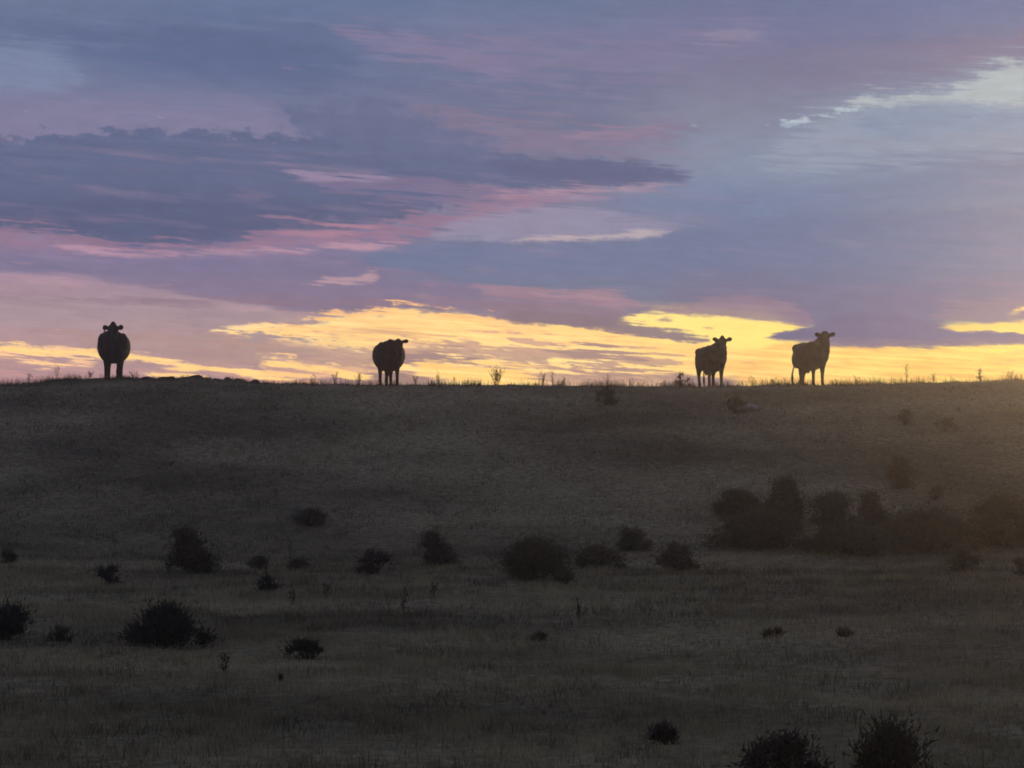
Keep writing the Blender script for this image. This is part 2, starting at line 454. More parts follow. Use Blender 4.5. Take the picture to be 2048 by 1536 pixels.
# (px centre, py base, px width, px height, kind, material, density, spiky, label)
D, FR, MV, PL = M_BUSH, M_BUSH_FAR, M_BUSH_MAUVE, M_BUSH_PALE
BUSHES = [
    (6, 1282, 108, 78, "dome", D, 1.3, .8, "black bush cut off by the left edge of the picture"),
    (318, 1298, 172, 92, "wedge", D, 1.6, .9, "large black spiky bush low on the left of the slope"),
    (126, 1284, 58, 32, "low", FR, .35, 1, "thin low bush left of the large black spiky bush"),
    (213, 1170, 52, 40, "dome", D, .8, .5, "small round dark bush with no other bush close by, on the left"),
    (384, 1148, 112, 108, "peak", D, 1.1, .5, "dark bush rising to a peak, above the large spiky one"),
    (14, 1128, 36, 30, "dome", FR, .7, .4, "small faint bush at the left edge, above the cut-off one"),
    (614, 1318, 66, 42, "dome", D, .7, .9, "small ragged dark bush alone between the large spiky one and the centre"),
    (520, 1143, 44, 34, "dome", FR, .7, .5, "small dark bush just right of the peaked bush"),
    (534, 1184, 36, 36, "column", D, .6, .5, "small upright dark bush directly below another small one"),
    (596, 1141, 44, 24, "low", FR, .5, .5, "faint low bush, rightmost of the small ones by the peaked bush"),
    (622, 1056, 78, 36, "low", D, .8, .4, "low dark bush with a pale patch at its upper left"),
    (588, 1040, 38, 26, "dome", PL, .35, .5, "pale grey shrub leaning on the low dark bush"),
    (746, 1149, 70, 58, "dome", MV, .8, .3, "reddish brown rounded bush left of the picture's centre"),
    (884, 1132, 74, 80, "lean", FR, 1.0, .4, "dark bush leaning to the left, near the centre"),
    (1072, 1160, 145, 92, "dome", D, 1.3, .4, "large dark rounded bush just right of the centre"),
    (1128, 1170, 44, 28, "low", D, .6, .4, "low dark tuft at the right foot of the large rounded bush"),
    (1196, 1140, 110, 56, "low", FR, .9, .3, "wide faint bush right of the large rounded bush"),
    (1268, 1102, 78, 48, "dome", FR, 1.0, .3, "dark bush showing above the wide faint bush"),
    (1358, 1144, 90, 64, "dome", FR, .9, .3, "rounded faint bush standing left of the thicket"),
    (1478, 1036, 104, 54, "dome", FR, 1.2, .3, "leftmost bush of the thicket, low and dark"),
    (1572, 1046, 84, 104, "column", FR, 1.3, .3, "tall dark blocky bush, highest of the thicket's left part"),
    (1540, 1100, 230, 80, "low", FR, 1.4, .3, "wide dark bush in front of the tall blocky one"),
    (1668, 1056, 92, 76, "dome", FR, 1.1, .3, "rounded bush right of the tall blocky one"),
    (1742, 1056, 66, 84, "column", FR, 1.0, .3, "narrow upright bush in the middle of the thicket"),
    (1800, 980, 56, 76, "column", FR, .8, .3, "separate bush standing higher up the slope than the thicket"),
    (1872, 1002, 44, 32, "dome", FR, .6, .3, "small bush right of the one standing highest in the thicket"),
    (1700, 1114, 190, 72, "low", FR, 1.0, .3, "wide low bush at the foot of the thicket's middle"),
    (1862, 1108, 210, 92, "low", FR, 1.5, .3, "broad dark bush in the right half of the thicket"),
    (1930, 1148, 56, 66, "column", FR, .9, .3, "upright bush hanging below the broad dark one"),
    (2016, 1096, 150, 116, "dome", FR, 1.5, .3, "big rounded bush at the right end of the thicket"),
    (2044, 1152, 36, 40, "dome", FR, .7, .3, "small dark bush at the right edge below the big rounded one"),
    (1562, 1600, 172, 150, "dome", D, 2.0, .3, "smooth domed black bush cut off by the bottom edge"),
    (1776, 1595, 170, 180, "wedge", D, 2.0, .6, "ragged black bush cut off by the bottom edge, right of the dome"),
    (1328, 1490, 50, 32, "dome", D, .7, .8, "small dark bush left of the two black ones at the bottom"),
    (1470, 828, 38, 38, "dome", FR, .6, .4, "small bush below the third cow beside a pale stone"),
    (1212, 812, 44, 44, "dome", MV, .5, .4, "small brown bush just under the ridge, between second and third cow"),
    (1812, 852, 44, 30, "dome", FR, .5, .4, "small low bush on the upper slope, right of the last cow"),
    (1890, 866, 46, 34, "low", FR, .4, .4, "thin grey bush on the upper slope near the right edge"),
    (1080, 1282, 34, 12, "low", FR, .25, .7, "flat dark tuft alone in the open grass below the centre"),
    (1550, 1276, 40, 12, "low", FR, .3, .7, "flat dark tuft in the open grass below the thicket"),
    (1690, 1274, 22, 14, "dome", FR, .25, .7, "tiny dark tuft right of the flat one below the thicket"),
]
for (px, py, pw, ph, kind, mat, dn, sp, lb) in BUSHES:
    if py > 1560:
        b = ground_at(px, 1545); d = ray(px, py)
        Ys = np.linspace(8, 20, 800); Xs = d[0] / d[1] * Ys
        hit = np.nonzero(CAM_Z + d[2] / d[1] * Ys <= height(Xs, Ys))[0][0]
        b = Vector((Xs[hit], Ys[hit], float(height(Xs[hit], Ys[hit]))))
    else:
        b = ground_at(px, py)
    s = b.y / F
    if b.y > 36 and mat is D: mat = FR  # dark leaves swap to the haze-lightened copy with distance
    w, h = pw * s * 1.06, ph * s * (0.70 if py > 1540 else 0.74 if py > 1350 else 0.76)
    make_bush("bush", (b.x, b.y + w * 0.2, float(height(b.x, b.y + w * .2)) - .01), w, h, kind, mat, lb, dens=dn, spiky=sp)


def ridge(px, dy=0.0):
    Y = CREST + dy
    X = (px - 1024) / F * Y / math.cos(0)
    return Vector((X, Y, float(height(X, Y))))
# shrubs standing on the skyline
p = ridge(992, -.2)
make_weed("bush", tuple(p), .50, .62, 20, "leafy open shrub on the skyline, right of the second cow", None, leafy=1.3, cat="bush", seed=77)
p = ridge(1366, -.3)
make_bush("bush", tuple(p), .50, .34, "dome", M_WEED, "small tufted shrub on the skyline just left of the third cow", dens=.45, spiky=1, leaf=.04)
p = ridge(1962, -.2)
make_bush("bush", tuple(p), .20, .30, "column", M_WEED, "small dark shrub on the skyline near the right edge", dens=.25, spiky=1, leaf=.04)
WG = "dry weeds standing on the skyline"
for i, (px, hh, spd, ns, lb) in enumerate([
    (58, .30, .25, 5, "dry branching weed on the skyline at the far left"),
    (112, .42, .2, 4, "tall dry weed on the skyline left of the black cow"),
    (178, .26, .45, 7, "low spreading weed right at the black cow's left side"),
    (268, .26, .5, 7, "thin spreading weed on the skyline just right of the black cow"),
    (626, .32, .32, 6, "dark weed on the skyline, left of the second cow"),
    (668, .34, .34, 7, "branching weed on the skyline between two others, left of the second cow"),
    (716, .38, .35, 8, "bushy weed on the skyline nearest the second cow's left side"),
    (832, .30, .4, 6, "fine weed on the skyline just right of the second cow"),
    (876, .42, .2, 5, "upright weed on the skyline, a body's width right of the second cow"),
    (908, .34, .15, 3, "single stalk on the skyline left of the leafy open shrub"),
    (1086, .44, .42, 9, "tall bent weeds on the skyline right of the leafy open shrub"),
    (1106, .50, .14, 4, "tallest straight stalk right of the leafy open shrub"),
    (1128, .26, .16, 6, "short dark weed at the right end of the bent weeds"),
    (1214, .40, .2, 4, "thin weed alone on the skyline between second and third cow"),
    (1262, .26, .3, 4, "faint short weed on the skyline, left of the small tufted shrub"),
    (1506, .34, .36, 6, "thin weed on the skyline between the two right-hand cows"),
    (1548, .24, .3, 5, "short weed on the skyline just left of the last cow"),
    (1716, .28, .4, 6, "low weed on the skyline right of the last cow"),
    (1815, .56, .12, 4, "tallest single stalk on the skyline right of the last cow"),
    (1868, .30, .35, 6, "curved thin weeds on the skyline, between tallest stalk and small shrub"),
    (2020, .30, .4, 6, "thin weed on the skyline at the right edge"),
]):
    p = ridge(px, random.uniform(-.5, .2))
    make_weed("weed", tuple(p), hh, spd, ns, lb, WG, leafy=.5, seed=i)
SG = "tall stalks standing in the grass"
for i, (px, py, hh, lb) in enumerate([
    (805, 1228, 58, "dark stalk standing alone in the grass left of the centre"),
    (580, 1128, 62, "thin stalk between the small bushes right of the peaked bush"),
    (448, 1352, 50, "thin stalk in the grass right below the large spiky bush"),
    (585, 1210, 36, "short stalk below the small upright bush"),
    (652, 1198, 34, "short bent stalk between the upright bush and the centre"),
    (862, 1196, 36, "short branching stalk below the left-leaning bush"),
    (1160, 1236, 44, "faint stalk below the wide faint bush"),
    (556, 1362, 22, "very short stalk in the lower grass right of the thin one"),
]):
    b = ground_at(px, py); s = b.y / F
    make_weed("stalk", tuple(b), hh * s, .10 + .1 * (i % 3), 3, lb, SG, leafy=.6, cat="stalk", seed=100 + i)

# skyline fringe: nobody could count these fine stems
n = 24000
X = (rng.random(n) * 2 - 1) * 17.0
Y = CREST - 1.2 + 2.4 * rng.random(n)
cl = fbm(X / .55 + 5, Y * 0 + 3.3, 3)
keep = rng.random(n) < np.clip((cl - .36) * 4, .15, 1)
X, Y, cl = X[keep], Y[keep], cl[keep]
pxs = X / Y * F + 1024
H = (0.07 + .24 * rng.random(len(X)) ** 2.0) * np.interp(pxs, [0, 180, 280, 560, 640], [1, .8, .5, .6, 1])
g = blades(X, Y, H, np.full(len(X), .007), .1 + .45 * rng.random(len(X)), rng.random(len(X)) * .6)
fr = fast_mesh("seeding_grass", g[0], g[1], M_WEED, tint=g[2])
tag(fr, "fringe of fine dry stems along the skyline", "grass", kind="stuff")

# ------------------------------------------------------------------ stones
def make_rock(base, w, h, mat, label, group=None, seed=0, name="stone"):
    bm = bmesh.new(); bmesh.ops.create_icosphere(bm, subdivisions=3, radius=1)
    r = np.random.default_rng(seed); k = r.normal(size=(7, 3)); ph = r.random(7) * 6
    cuts = [(Vector(r.normal(size=3)).normalized(), r.uniform(.55, .85)) for _ in range(7)]
    for v in bm.verts:
        c = v.co.copy()
        for nn, dd in cuts:
            e = c.dot(nn) - dd
            if e > 0: c -= nn * e * .85
        f = 1 + .06 * sum(math.sin(2.3 * float(np.dot(kk, c)) + p_) for kk, p_ in zip(k, ph))
        v.co = Vector((c.x * w / 2 * 1.15, c.y * w / 2 * .9, c.z * h * .8)) * f
    me = bpy.data.meshes.new(name); bm.to_mesh(me); bm.free()
    me.materials.append(mat)
    me.polygons.foreach_set("use_smooth", [True] * len(me.polygons))
    o = bpy.data.objects.new(name, me); o.location = base; o.rotation_euler = (0, 0, seed)
    col.objects.link(o)
    return tag(o, label, "stone", group)
RG = "stones along the ridge by the black cow"
for i, (px, w, h, lb) in enumerate([
    (258, .22, .10, "small stone on the ridge nearest the black cow"),
    (292, .34, .12, "low stone on the ridge, second from the black cow"),
    (334, .40, .15, "broad domed stone on the ridge, third from the black cow"),
    (362, .26, .09, "flat stone right beside the broad domed stone"),
    (390, .42, .16, "widest stone in the middle of the row on the ridge"),
    (434, .24, .12, "small stone left of the three small knobs on the ridge"),
    (455, .20, .14, "small knob of stone, first right of the middle of the row"),
    (479, .30, .15, "humped stone on the ridge, next to last of the row"),
    (511, .24, .17, "rounded stone at the right end of the row on the ridge"),
]):
    b = ridge(px, .1)
    make_rock((b.x, b.y, b.z - .035), w * 1.3, h * .95, M_ROCK, lb, RG, seed=i + 1)
b = ground_at(1500, 818)
make_rock(tuple(b), .52, .22, M_PALE_ROCK, "pale grey stone lying on the slope below the third cow", seed=31)

# ------------------------------------------------------------------ cows
def spw(v, p):
    return math.copysign(abs(v) ** p, v)


def loft(bm, secs, lat=None, n=14, pw=1.0):
    """secs: (centre, half width, half height); lat = sideways axis"""
    rings = []
    C = [Vector(s[0]) for s in secs]
    for i, (c, a, b) in enumerate(secs):
        t = (C[min(i + 1, len(C) - 1)] - C[max(i - 1, 0)]).normalized()
        y = Vector(lat) if lat is not None else Vector((0, 1, 0))
        y = (y - t * y.dot(t)).normalized()
        z = t.cross(y).normalized()
        rings.append([bm.verts.new(C[i] + y * (spw(math.cos(q * 2 * math.pi / n), pw) * a) + z * (spw(math.sin(q * 2 * math.pi / n), pw) * b)) for q in range(n)])
    for r0, r1 in zip(rings, rings[1:]):
        for q in range(n):
            bm.faces.new([r0[q], r0[(q + 1) % n], r1[(q + 1) % n], r1[q]])
    bm.faces.new(rings[0][::-1]); bm.faces.new(rings[-1])


def ball(bm, c, r):
    ret = bmesh.ops.create_icosphere(bm, subdivisions=3, radius=1)
    for v in ret["verts"]:
        v.co = Vector((v.co.x * r[0] + c[0], v.co.y * r[1] + c[1], v.co.z * r[2] + c[2]))


def make_cow(name, loc, yaw, scale, label, mat, barrel=.44, head=(1.0, 0, 1.42), hyaw=0.0, hpitch=-.35,
             ear_up=0.15, poll=.15, tail_side=0.0, udder=True, step=(0, 0, 0, 0), fw=.19, hw=.20, neckw=1.0, xs=1.0, tagged=False, topline=0.0, ear_lift=(0, 0), pw=.84, pollw=.065, hs=1.0, sh=.21):
    """x forward, y left, z up; one continuous skin from lofted masses, remeshed and smoothed"""
    root = empty(name, loc, yaw); root.scale = (scale * xs, scale, scale)
    tag(root, label, "cow", "cows standing on the ridge")
    bm = bmesh.new()
    B = barrel; T = topline
    loft(bm, [((-1.02, 0, .98), .10, .14), ((-.98, 0, .98), .22, .26), ((-.84, 0, .97 + T * .5), .31, .34), ((-.62, 0, .93 + T * .5), .38, .385), ((-.35, 0, .885), B, .405),
              ((-.05, 0, .865), B * 1.03, .42), ((.22, 0, .88), B * .95, .405), ((.45, 0, .90), B * .82, .39), ((.62, 0, .92), .31, .37),
              ((.78, 0, .95), .24, .29), ((.88, 0, .97), .15, .2)], n=26, pw=pw)
    for v in bm.verts:                                       # egg-shaped section: fullest a little above the middle
        v.co.y *= 1 - .30 * max(0.0, (.86 - v.co.z) / .42) ** 1.3
    for s in (-1, 1):                                        # hip and shoulder masses
        ball(bm, (-.68, s * .24, 1.13 + T), (.20, .13, .13))
        ball(bm, (.52, s * sh, 1.03), (.20, .15, .25))
        ball(bm, (-.78, s * .20, .82), (.21, .15, .27))
    ball(bm, (.50, 0, 1.17), (.26, .12, .12))
    ball(bm, (.74, 0, .72), (.17, .13, .17))                 # brisket
    hx, hy, hz = head; k_ = neckw
    # neck
    nb = Vector((.62, 0, 1.03)); hp = Vector((hx, hy, hz)); mid = nb.lerp(hp, .5) + Vector((.03, 0, -.01))
    loft(bm, [(tuple(nb + Vector((-.15, 0, -.04))), .27 * k_, .30), (tuple(nb), .27 * k_, .30), (tuple(mid), .20 * k_, .23), (tuple(hp + Vector((-.03, 0, -.04))), .145 * k_, .165)], lat=(0, 1, 0), n=18)
    # head
    hm = Matrix.Translation(hp) @ Euler((0, -hpitch * -1, hyaw), "XYZ").to_matrix().to_4x4()
    hm = Matrix.Translation(hp) @ Matrix.Rotation(hyaw, 4, "Z") @ Matrix.Rotation(-hpitch, 4, "Y") @ Matrix.Scale(hs, 4)
    hb = bmesh.new()
    loft(hb, [((-.13, 0, .0), .07, .08), ((-.07, 0, .01), .115, .13), ((.03, 0, .01), .13, .145), ((.13, 0, -.005), .118, .135), ((.25, 0, -.03), .09, .108),
              ((.35, 0, -.045), .078, .085), ((.43, 0, -.052), .085, .078), ((.485, 0, -.055), .07, .062), ((.505, 0, -.055), .03, .03)], n=18)
    ball(hb, (-.04, 0, poll - .04), (.09, pollw, .085))       # poll
    ball(hb, (-.03, 0, poll - .09), (.10, .105, .08))
    ball(hb, (-.03, 0, poll - .14), (.10, .15, .08))
    for s in (-1, 1):
        up = ear_up + (ear_lift[0] if s > 0 else ear_lift[1])
        e0 = Vector((-.05, s * .09, .055)); ed = Vector((-.12, s * .95, up)).normalized() * (1.0 if hs == 1.0 else .74)
        loft(hb, [(tuple(e0), .04, .03), (tuple(e0 + ed * .055), .048, .034), (tuple(e0 + ed * .10), .070, .034), (tuple(e0 + ed * .145), .078, .032),
                  (tuple(e0 + ed * .185), .062, .030), (tuple(e0 + ed * .215), .032, .024)], lat=(0, 0, 1), n=12)
    for v in hb.verts: v.co = hm @ v.co
    tmp = bpy.data.meshes.new("tmp"); hb.to_mesh(tmp); hb.free(); bm.from_mesh(tmp); bpy.data.meshes.remove(tmp)
    # legs: front pair then hind pair
    feet = []
    for k, (fx, fy) in enumerate([(.50, fw), (.50, -fw), (-.74, hw), (-.74, -hw)]):
        y = fy; dx = step[k]
        if k < 2:
            loft(bm, [((fx, y * 1.0, .86), .15, .18), ((fx + .01, y, .66), .115, .13), ((fx + dx * .4, y, .50), .075, .085), ((fx + dx * .55, y, .40), .062, .068),
                      ((fx + dx * .75, y, .33), .051, .052), ((fx + dx, y, .17), .047, .047), ((fx + dx, y, .09), .048, .052), ((fx + dx + .01, y, .05), .044, .05)], lat=(0, 1, 0))
        else:
            loft(bm, [((fx + .05, y, .86), .12, .21), ((fx + .05, y, .68), .125, .17), ((fx - .01, y, .54), .082, .105), ((fx - .075 + dx * .5, y, .43), .058, .075),
                      ((fx - .06 + dx * .7, y, .34), .050, .056), ((fx - .03 + dx, y, .17), .046, .048), ((fx - .01 + dx, y, .09), .048, .052), ((fx + dx, y, .05), .045, .05)], lat=(0, 1, 0))
        feet.append((fx + dx + .015 + (0 if k < 2 else -.005), y))
    if udder:
        ball(bm, (-.50, 0, .54), (.17, .14, .12))
        for sx in (-.06, .05):
            for s in (-1, 1): ball(bm, (-.50 + sx, s * .06, .43), (.022, .022, .05))
    ts = tail_side
    loft(bm, [((-.93, 0, 1.12 + T * .5), .035, .04), ((-1.02, ts * .3, 1.02), .03, .03), ((-1.09, ts * .5, .85), .026, .026), ((-1.09, ts * .8, .60), .025, .025),
              ((-1.09, ts, .40), .028, .028), ((-1.08, ts, .28), .045, .045), ((-1.08, ts, .14), .03, .03), ((-1.08, ts, .08), .015, .015)], lat=(0, 1, 0), n=10)
    me = bpy.data.meshes.new("body"); bmesh.ops.recalc_face_normals(bm, faces=bm.faces)
    bm.to_mesh(me); bm.free()
    t = bpy.data.objects.new("tmp_body", me); col.objects.link(t)
    r = t.modifiers.new("r", "REMESH"); r.mode = "VOXEL"; r.voxel_size = .016
    sm = t.modifiers.new("s", "SMOOTH"); sm.factor = .5; sm.iterations = 5
    dg = bpy.context.evaluated_depsgraph_get(); dg.update()
    me2 = bpy.data.meshes.new_from_object(t.evaluated_get(dg)); me2.name = "body"
    bpy.data.objects.remove(t); bpy.data.meshes.remove(me)
    me2.materials.clear(); me2.materials.append(mat)
    me2.polygons.foreach_set("use_smooth", [True] * len(me2.polygons))
    body = bpy.data.objects.new("body", me2); body.parent = root; col.objects.link(body)
    for fx, y in feet:                                       # cloven hooves
        hb = bmesh.new()
        for s in (-1, 1):
            loft(hb, [((fx - .035, y + s * .026, .0), .026, .02), ((fx + .03, y + s * .026, .0), .027, .05), ((fx + .03, y + s * .026, .0), .001, .001)], n=10) if False else None
            loft(hb, [((fx + .02, y + s * .025, -.012), .027, .058), ((fx + .012, y + s * .025, .03), .025, .05), ((fx, y + s * .022, .07), .022, .04)], lat=(0, 1, 0), n=12)
        hm_ = bpy.data.meshes.new("hoof"); hb.to_mesh(hm_); hb.free(); hm_.materials.append(M_HOOF)
        o = bpy.data.objects.new("hoof", hm_); o.parent = root; col.objects.link(o)
    for s in (-1, 1):
        eb = bmesh.new(); ball(eb, (0, 0, 0), (.024, .018, .02))
        for v in eb.verts: v.co = hm @ (v.co + Vector((.10, s * .112, .05)))
        em = bpy.data.meshes.new("eye"); eb.to_mesh(em); eb.free(); em.materials.append(M_EYE)
        em.polygons.foreach_set("use_smooth", [True] * len(em.polygons))
        o = bpy.data.objects.new("eye", em); o.parent = root; col.objects.link(o)
    if tagged:
        eb = bmesh.new()
        w, h, d = .026, .034, .004
        vs = [eb.verts.new((x, y, z)) for x in (-d, d) for (y, z) in ((-w * .5, h), (w * .5, h), (w, h * .2), (w, -h), (-w, -h), (-w, h * .2))]
        eb.faces.new(vs[:6][::-1]); eb.faces.new(vs[6:])
        for q in range(6): eb.faces.new([vs[q], vs[(q + 1) % 6], vs[6 + (q + 1) % 6], vs[6 + q]])
        for v in eb.verts: v.co = hm @ (v.co + Vector((.0, -.20, -.02)))
        em = bpy.data.meshes.new("ear_tag"); eb.to_mesh(em); eb.free(); em.materials.append(M_TAG)
        o = bpy.data.objects.new("ear_tag", em); o.parent = root; col.objects.link(o)
    return root


# heading: local +x pointing at the camera is yaw -90 deg; positive extra turns the head end to the picture's right
def cow_at(px, dy, turn):
    p = ridge(px, dy)
    return (p.x, p.y, p.z - .015), math.atan2(-p.y, -p.x) + math.radians(turn)
loc, yaw = cow_at(226, .4, -3)
make_cow("cow", loc, yaw, 1.02, "black cow facing the camera with head raised, alone above the row of stones", M_COW_BLACK,
         barrel=.455, head=(.84, .02, 1.31), hyaw=math.radians(6), hpitch=-.5, ear_up=.02, poll=.185, fw=.19, hw=.17, neckw=1.5, tagged=True, pw=.66, hs=1.16, sh=.27, udder=False, step=(0, -.05, -.05, .1), ear_lift=(.12, 0), tail_side=.05)
loc, yaw = cow_at(777, .3, 0)
make_cow("cow", loc, yaw, .985, "dark brown cow with lowered head level with its back, second from the left", M_COW_BROWN,
         barrel=.47, head=(.98, .27, 1.18), hyaw=math.radians(8), hpitch=-.75, ear_up=.05, poll=.12, fw=.245, hw=.06, pw=.66, step=(0, .05, 0, .1), tail_side=-.08, topline=.02, udder=False)
loc, yaw = cow_at(1424, .3, 13)
make_cow("cow", loc, yaw, .93, "brown cow with pointed poll, standing just right of the small tufted shrub", M_COW_TAN,
         barrel=.455, neckw=1.22, head=(.88, .13, 1.33), hyaw=math.radians(-12), hpitch=-.45, ear_up=.25, poll=.185, fw=.185, hw=.235, step=(.0, -.04, -.05, .08))
loc, yaw = cow_at(1625, .3, 22)
make_cow("cow", loc, yaw, .985, "brown cow with rounded poll and hanging tail, rightmost of the four", M_COW_TAN,
         barrel=.42, neckw=1.2, head=(.91, .08, 1.37), hyaw=math.radians(-22), hpitch=-.35, ear_up=.12, poll=.145, fw=.14, hw=.08, xs=.88, pollw=.11, step=(0, .0, -.30, .03), tail_side=-.24)

# ------------------------------------------------------------------ haze volume added for a veiling glow, lit by the low sun
hv = bpy.data.meshes.new("haze"); bm = bmesh.new(); bmesh.ops.create_cube(bm, size=1.0)
for v in bm.verts: v.co = Vector((v.co.x * 700, 10 + v.co.y * 150, 18 + v.co.z * 100))
bm.to_mesh(hv); bm.free()
haze = bpy.data.objects.new("haze", hv); col.objects.link(haze)
m, N, L = new_mat("veil_haze"); N.remove(N["Principled BSDF"])
vs = N.new("ShaderNodeVolumeScatter")
vs.inputs["Color"].default_value = (1, .92, .85, 1)
vs.inputs["Density"].default_value = 1.2e-3
vs.inputs["Anisotropy"].default_value = 0.89
v2 = N.new("ShaderNodeVolumeScatter"); v2.inputs["Color"].default_value = (1, .93, .82, 1)
v2.inputs["Density"].default_value = 3.0e-4; v2.inputs["Anisotropy"].default_value = 0.0  # even scatter added to lift the blacks like a lens veil
ad = N.new("ShaderNodeAddShader"); L.new(vs.outputs[0], ad.inputs[0]); L.new(v2.outputs[0], ad.inputs[1])
L.new(ad.outputs[0], N["Material Output"].inputs["Volume"])
hv.materials.append(m)
tag(haze, "thin warm haze volume added as a veil over the slope", kind="structure")

sun_az, sun_el = az_el(2330, 640)
sd = bpy.data.lights.new("sun", "SUN"); sd.energy = 0.30; sd.angle = math.radians(2.0); sd.color = (1, .66, .34)
so = bpy.data.objects.new("sun", sd)
sdir = Vector((math.sin(sun_az) * math.cos(sun_el), math.cos(sun_az) * math.cos(sun_el), math.sin(sun_el)))
so.rotation_euler = sdir.to_track_quat("Z", "Y").to_euler()
so.location = (20, 60, 30)
col.objects.link(so)

# ------------------------------------------------------------------ sky
world = bpy.data.worlds.new("World"); scene.world = world; world.use_nodes = True
NT = world.node_tree; NN = NT.nodes; NL = NT.links; NN.clear()


class S:
    def __init__(s, sock): s.s = sock
    def __add__(a, b): return mth("ADD", a, b)
    __radd__ = __add__
    def __sub__(a, b): return mth("SUBTRACT", a, b)
    def __rsub__(a, b): return mth("SUBTRACT", b, a)
    def __mul__(a, b): return mth("MULTIPLY", a, b)
    __rmul__ = __mul__
    def __truediv__(a, b): return mth("DIVIDE", a, b)
def put(sock, v):
    if isinstance(v, S): NL.new(v.s, sock)
    else: sock.default_value = v
def mth(op, *a, clamp=False):
    n = NN.new("ShaderNodeMath"); n.operation = op; n.use_clamp = clamp
    for i, v in enumerate(a): put(n.inputs[i], v)
    return S(n.outputs[0])
def smooth(v, lo, hi):
    n = NN.new("ShaderNodeMapRange"); n.interpolation_type = "SMOOTHSTEP"
    put(n.inputs["Value"], v); n.inputs["From Min"].default_value = lo; n.inputs["From Max"].default_value = hi
    return S(n.outputs[0])
def noise(x, y, detail=4, rough=.55, z=0.0):
    c = NN.new("ShaderNodeCombineXYZ"); put(c.inputs[0], x); put(c.inputs[1], y); c.inputs[2].default_value = z
    n = NN.new("ShaderNodeTexNoise"); n.inputs["Scale"].default_value = 1; n.inputs["Detail"].default_value = detail; n.inputs["Roughness"].default_value = rough
    NL.new(c.outputs[0], n.inputs["Vector"])
    return S(n.outputs["Fac"])
def mixc(f, a, b):
    n = NN.new("ShaderNodeMix"); n.data_type = "RGBA"
    put(n.inputs[0], f)
    for i, v in ((6, a), (7, b)):
        if isinstance(v, S): NL.new(v.s, n.inputs[i])
        else: n.inputs[i].default_value = (*v, 1)
    return S(n.outputs[2])


tc = NN.new("ShaderNodeTexCoord"); sx = NN.new("ShaderNodeSeparateXYZ"); NL.new(tc.outputs["Generated"], sx.inputs[0])
dx_, dy_, dz_ = S(sx.outputs[0]), S(sx.outputs[1]), S(sx.outputs[2])
U = mth("ARCTAN2", dx_, dy_) * F + 1024.0        # azimuth, in units of 1/4800 rad
V = 1000.0 - mth("ARCSINE", dz_) * F             # elevation, the same
un = (U + 256.0) / 2560.0
big = noise(U / 420.0, V / 110.0, 3, .5, 1.0) * 4.0 - 2.0
fine = noise(U / 120.0 , (V - U * .10) / 13.0, 5, .62, 5.0) * 4.0 - 2.0
hair = noise(U / 260.0, (V - U * .06) / 8.0, 4, .65, 9.0) * 4.0 - 2.0
puff = noise(U / 34.0, V / 22.0, 5, .6, 12.0) * 4.0 - 2.0


wob = (noise(U / 90.0, (V - U * .08) / 30.0, 5, .62, 41.0) - .5) * 26.0 + hair * 2.0


def curve(pts):
    n = NN.new("ShaderNodeFloatCurve"); put(n.inputs["Value"], un)
    c = n.mapping.curves[0]
    P = []
    for x, y in pts:
        a, b = to_uv(x, y); P.append(((a + 256) / 2560, b / 1000))
    P.sort()
    if len(P) == 1: P.append((min(1, P[0][0] + .1), P[0][1]))
    c.points[0].location = P[0]; c.points[1].location = P[-1]
    for q in P[1:-1]: c.points.new(*q)
    for q in c.points: q.handle_type = "AUTO_CLAMPED"
    n.mapping.extend = "HORIZONTAL"
    n.mapping.update()
    return S(n.outputs[0]) * 1000.0


def ramp(stops):
    n = NN.new("ShaderNodeValToRGB"); r = n.color_ramp; r.interpolation = "LINEAR"
    put(n.inputs[0], (V + big * 14.0) / 1000.0)
    st = sorted(stops)
    r.elements[0].position = st[0][0] / 1000; r.elements[0].color = (*lin(st[0][1]), 1)
    r.elements[1].position = st[-1][0] / 1000; r.elements[1].color = (*lin(st[-1][1]), 1)
    for p, c in st[1:-1]:
        e = r.elements.new(p / 1000); e.color = (*lin(c), 1)
    return S(n.outputs[0])


# background: five elevation gradients blended along azimuth
YEL, YL2, ORG = (255, 214, 142), (255, 224, 150), (250, 190, 115)
cols = [
    (0, [(0, (118, 128, 160)), (90, (110, 120, 152)), (150, (122, 131, 163)), (250, (136, 132, 160)), (440, (150, 125, 150)), (520, (148, 130, 160)), (560, (178, 148, 168)), (640, (182, 158, 170)), (720, (196, 158, 162)), (770, (205, 150, 150))]),
    (520, [(0, (110, 124, 158)), (130, (100, 113, 150)), (190, (116, 122, 155)), (250, (132, 130, 160)), (440, (150, 128, 158)), (530, (140, 128, 160)), (620, (176, 152, 166)), (700, (186, 158, 158)), (770, (212, 158, 145))]),
    (1024, [(0, (106, 122, 156)), (90, (122, 125, 158)), (160, (112, 120, 152)), (250, (118, 120, 150)), (400, (135, 128, 156)), (520, (112, 122, 152)), (590, (132, 125, 152)), (640, (250, 205, 135)), (700, (253, 208, 132)), (770, (250, 195, 120))]),
    (1536, [(0, (116, 122, 154)), (70, (124, 122, 156)), (150, (134, 126, 154)), (230, (142, 138, 160)), (330, (146, 152, 174)), (400, (130, 140, 168)), (500, (118, 126, 156)), (600, (132, 126, 152)), (650, YL2), (720, YEL), (770, (250, 195, 130))]),
    (2048, [(0, (122, 128, 162)), (80, (130, 128, 158)), (110, (150, 126, 150)), (180, (165, 170, 184)), (290, (152, 160, 178)), (330, (122, 132, 162)), (420, (138, 142, 160)), (520, (130, 134, 156)), (600, (138, 128, 148)), (670, YL2), (730, (255, 216, 120)), (770, (250, 190, 100))]),
]
bg = ramp(cols[0][1])
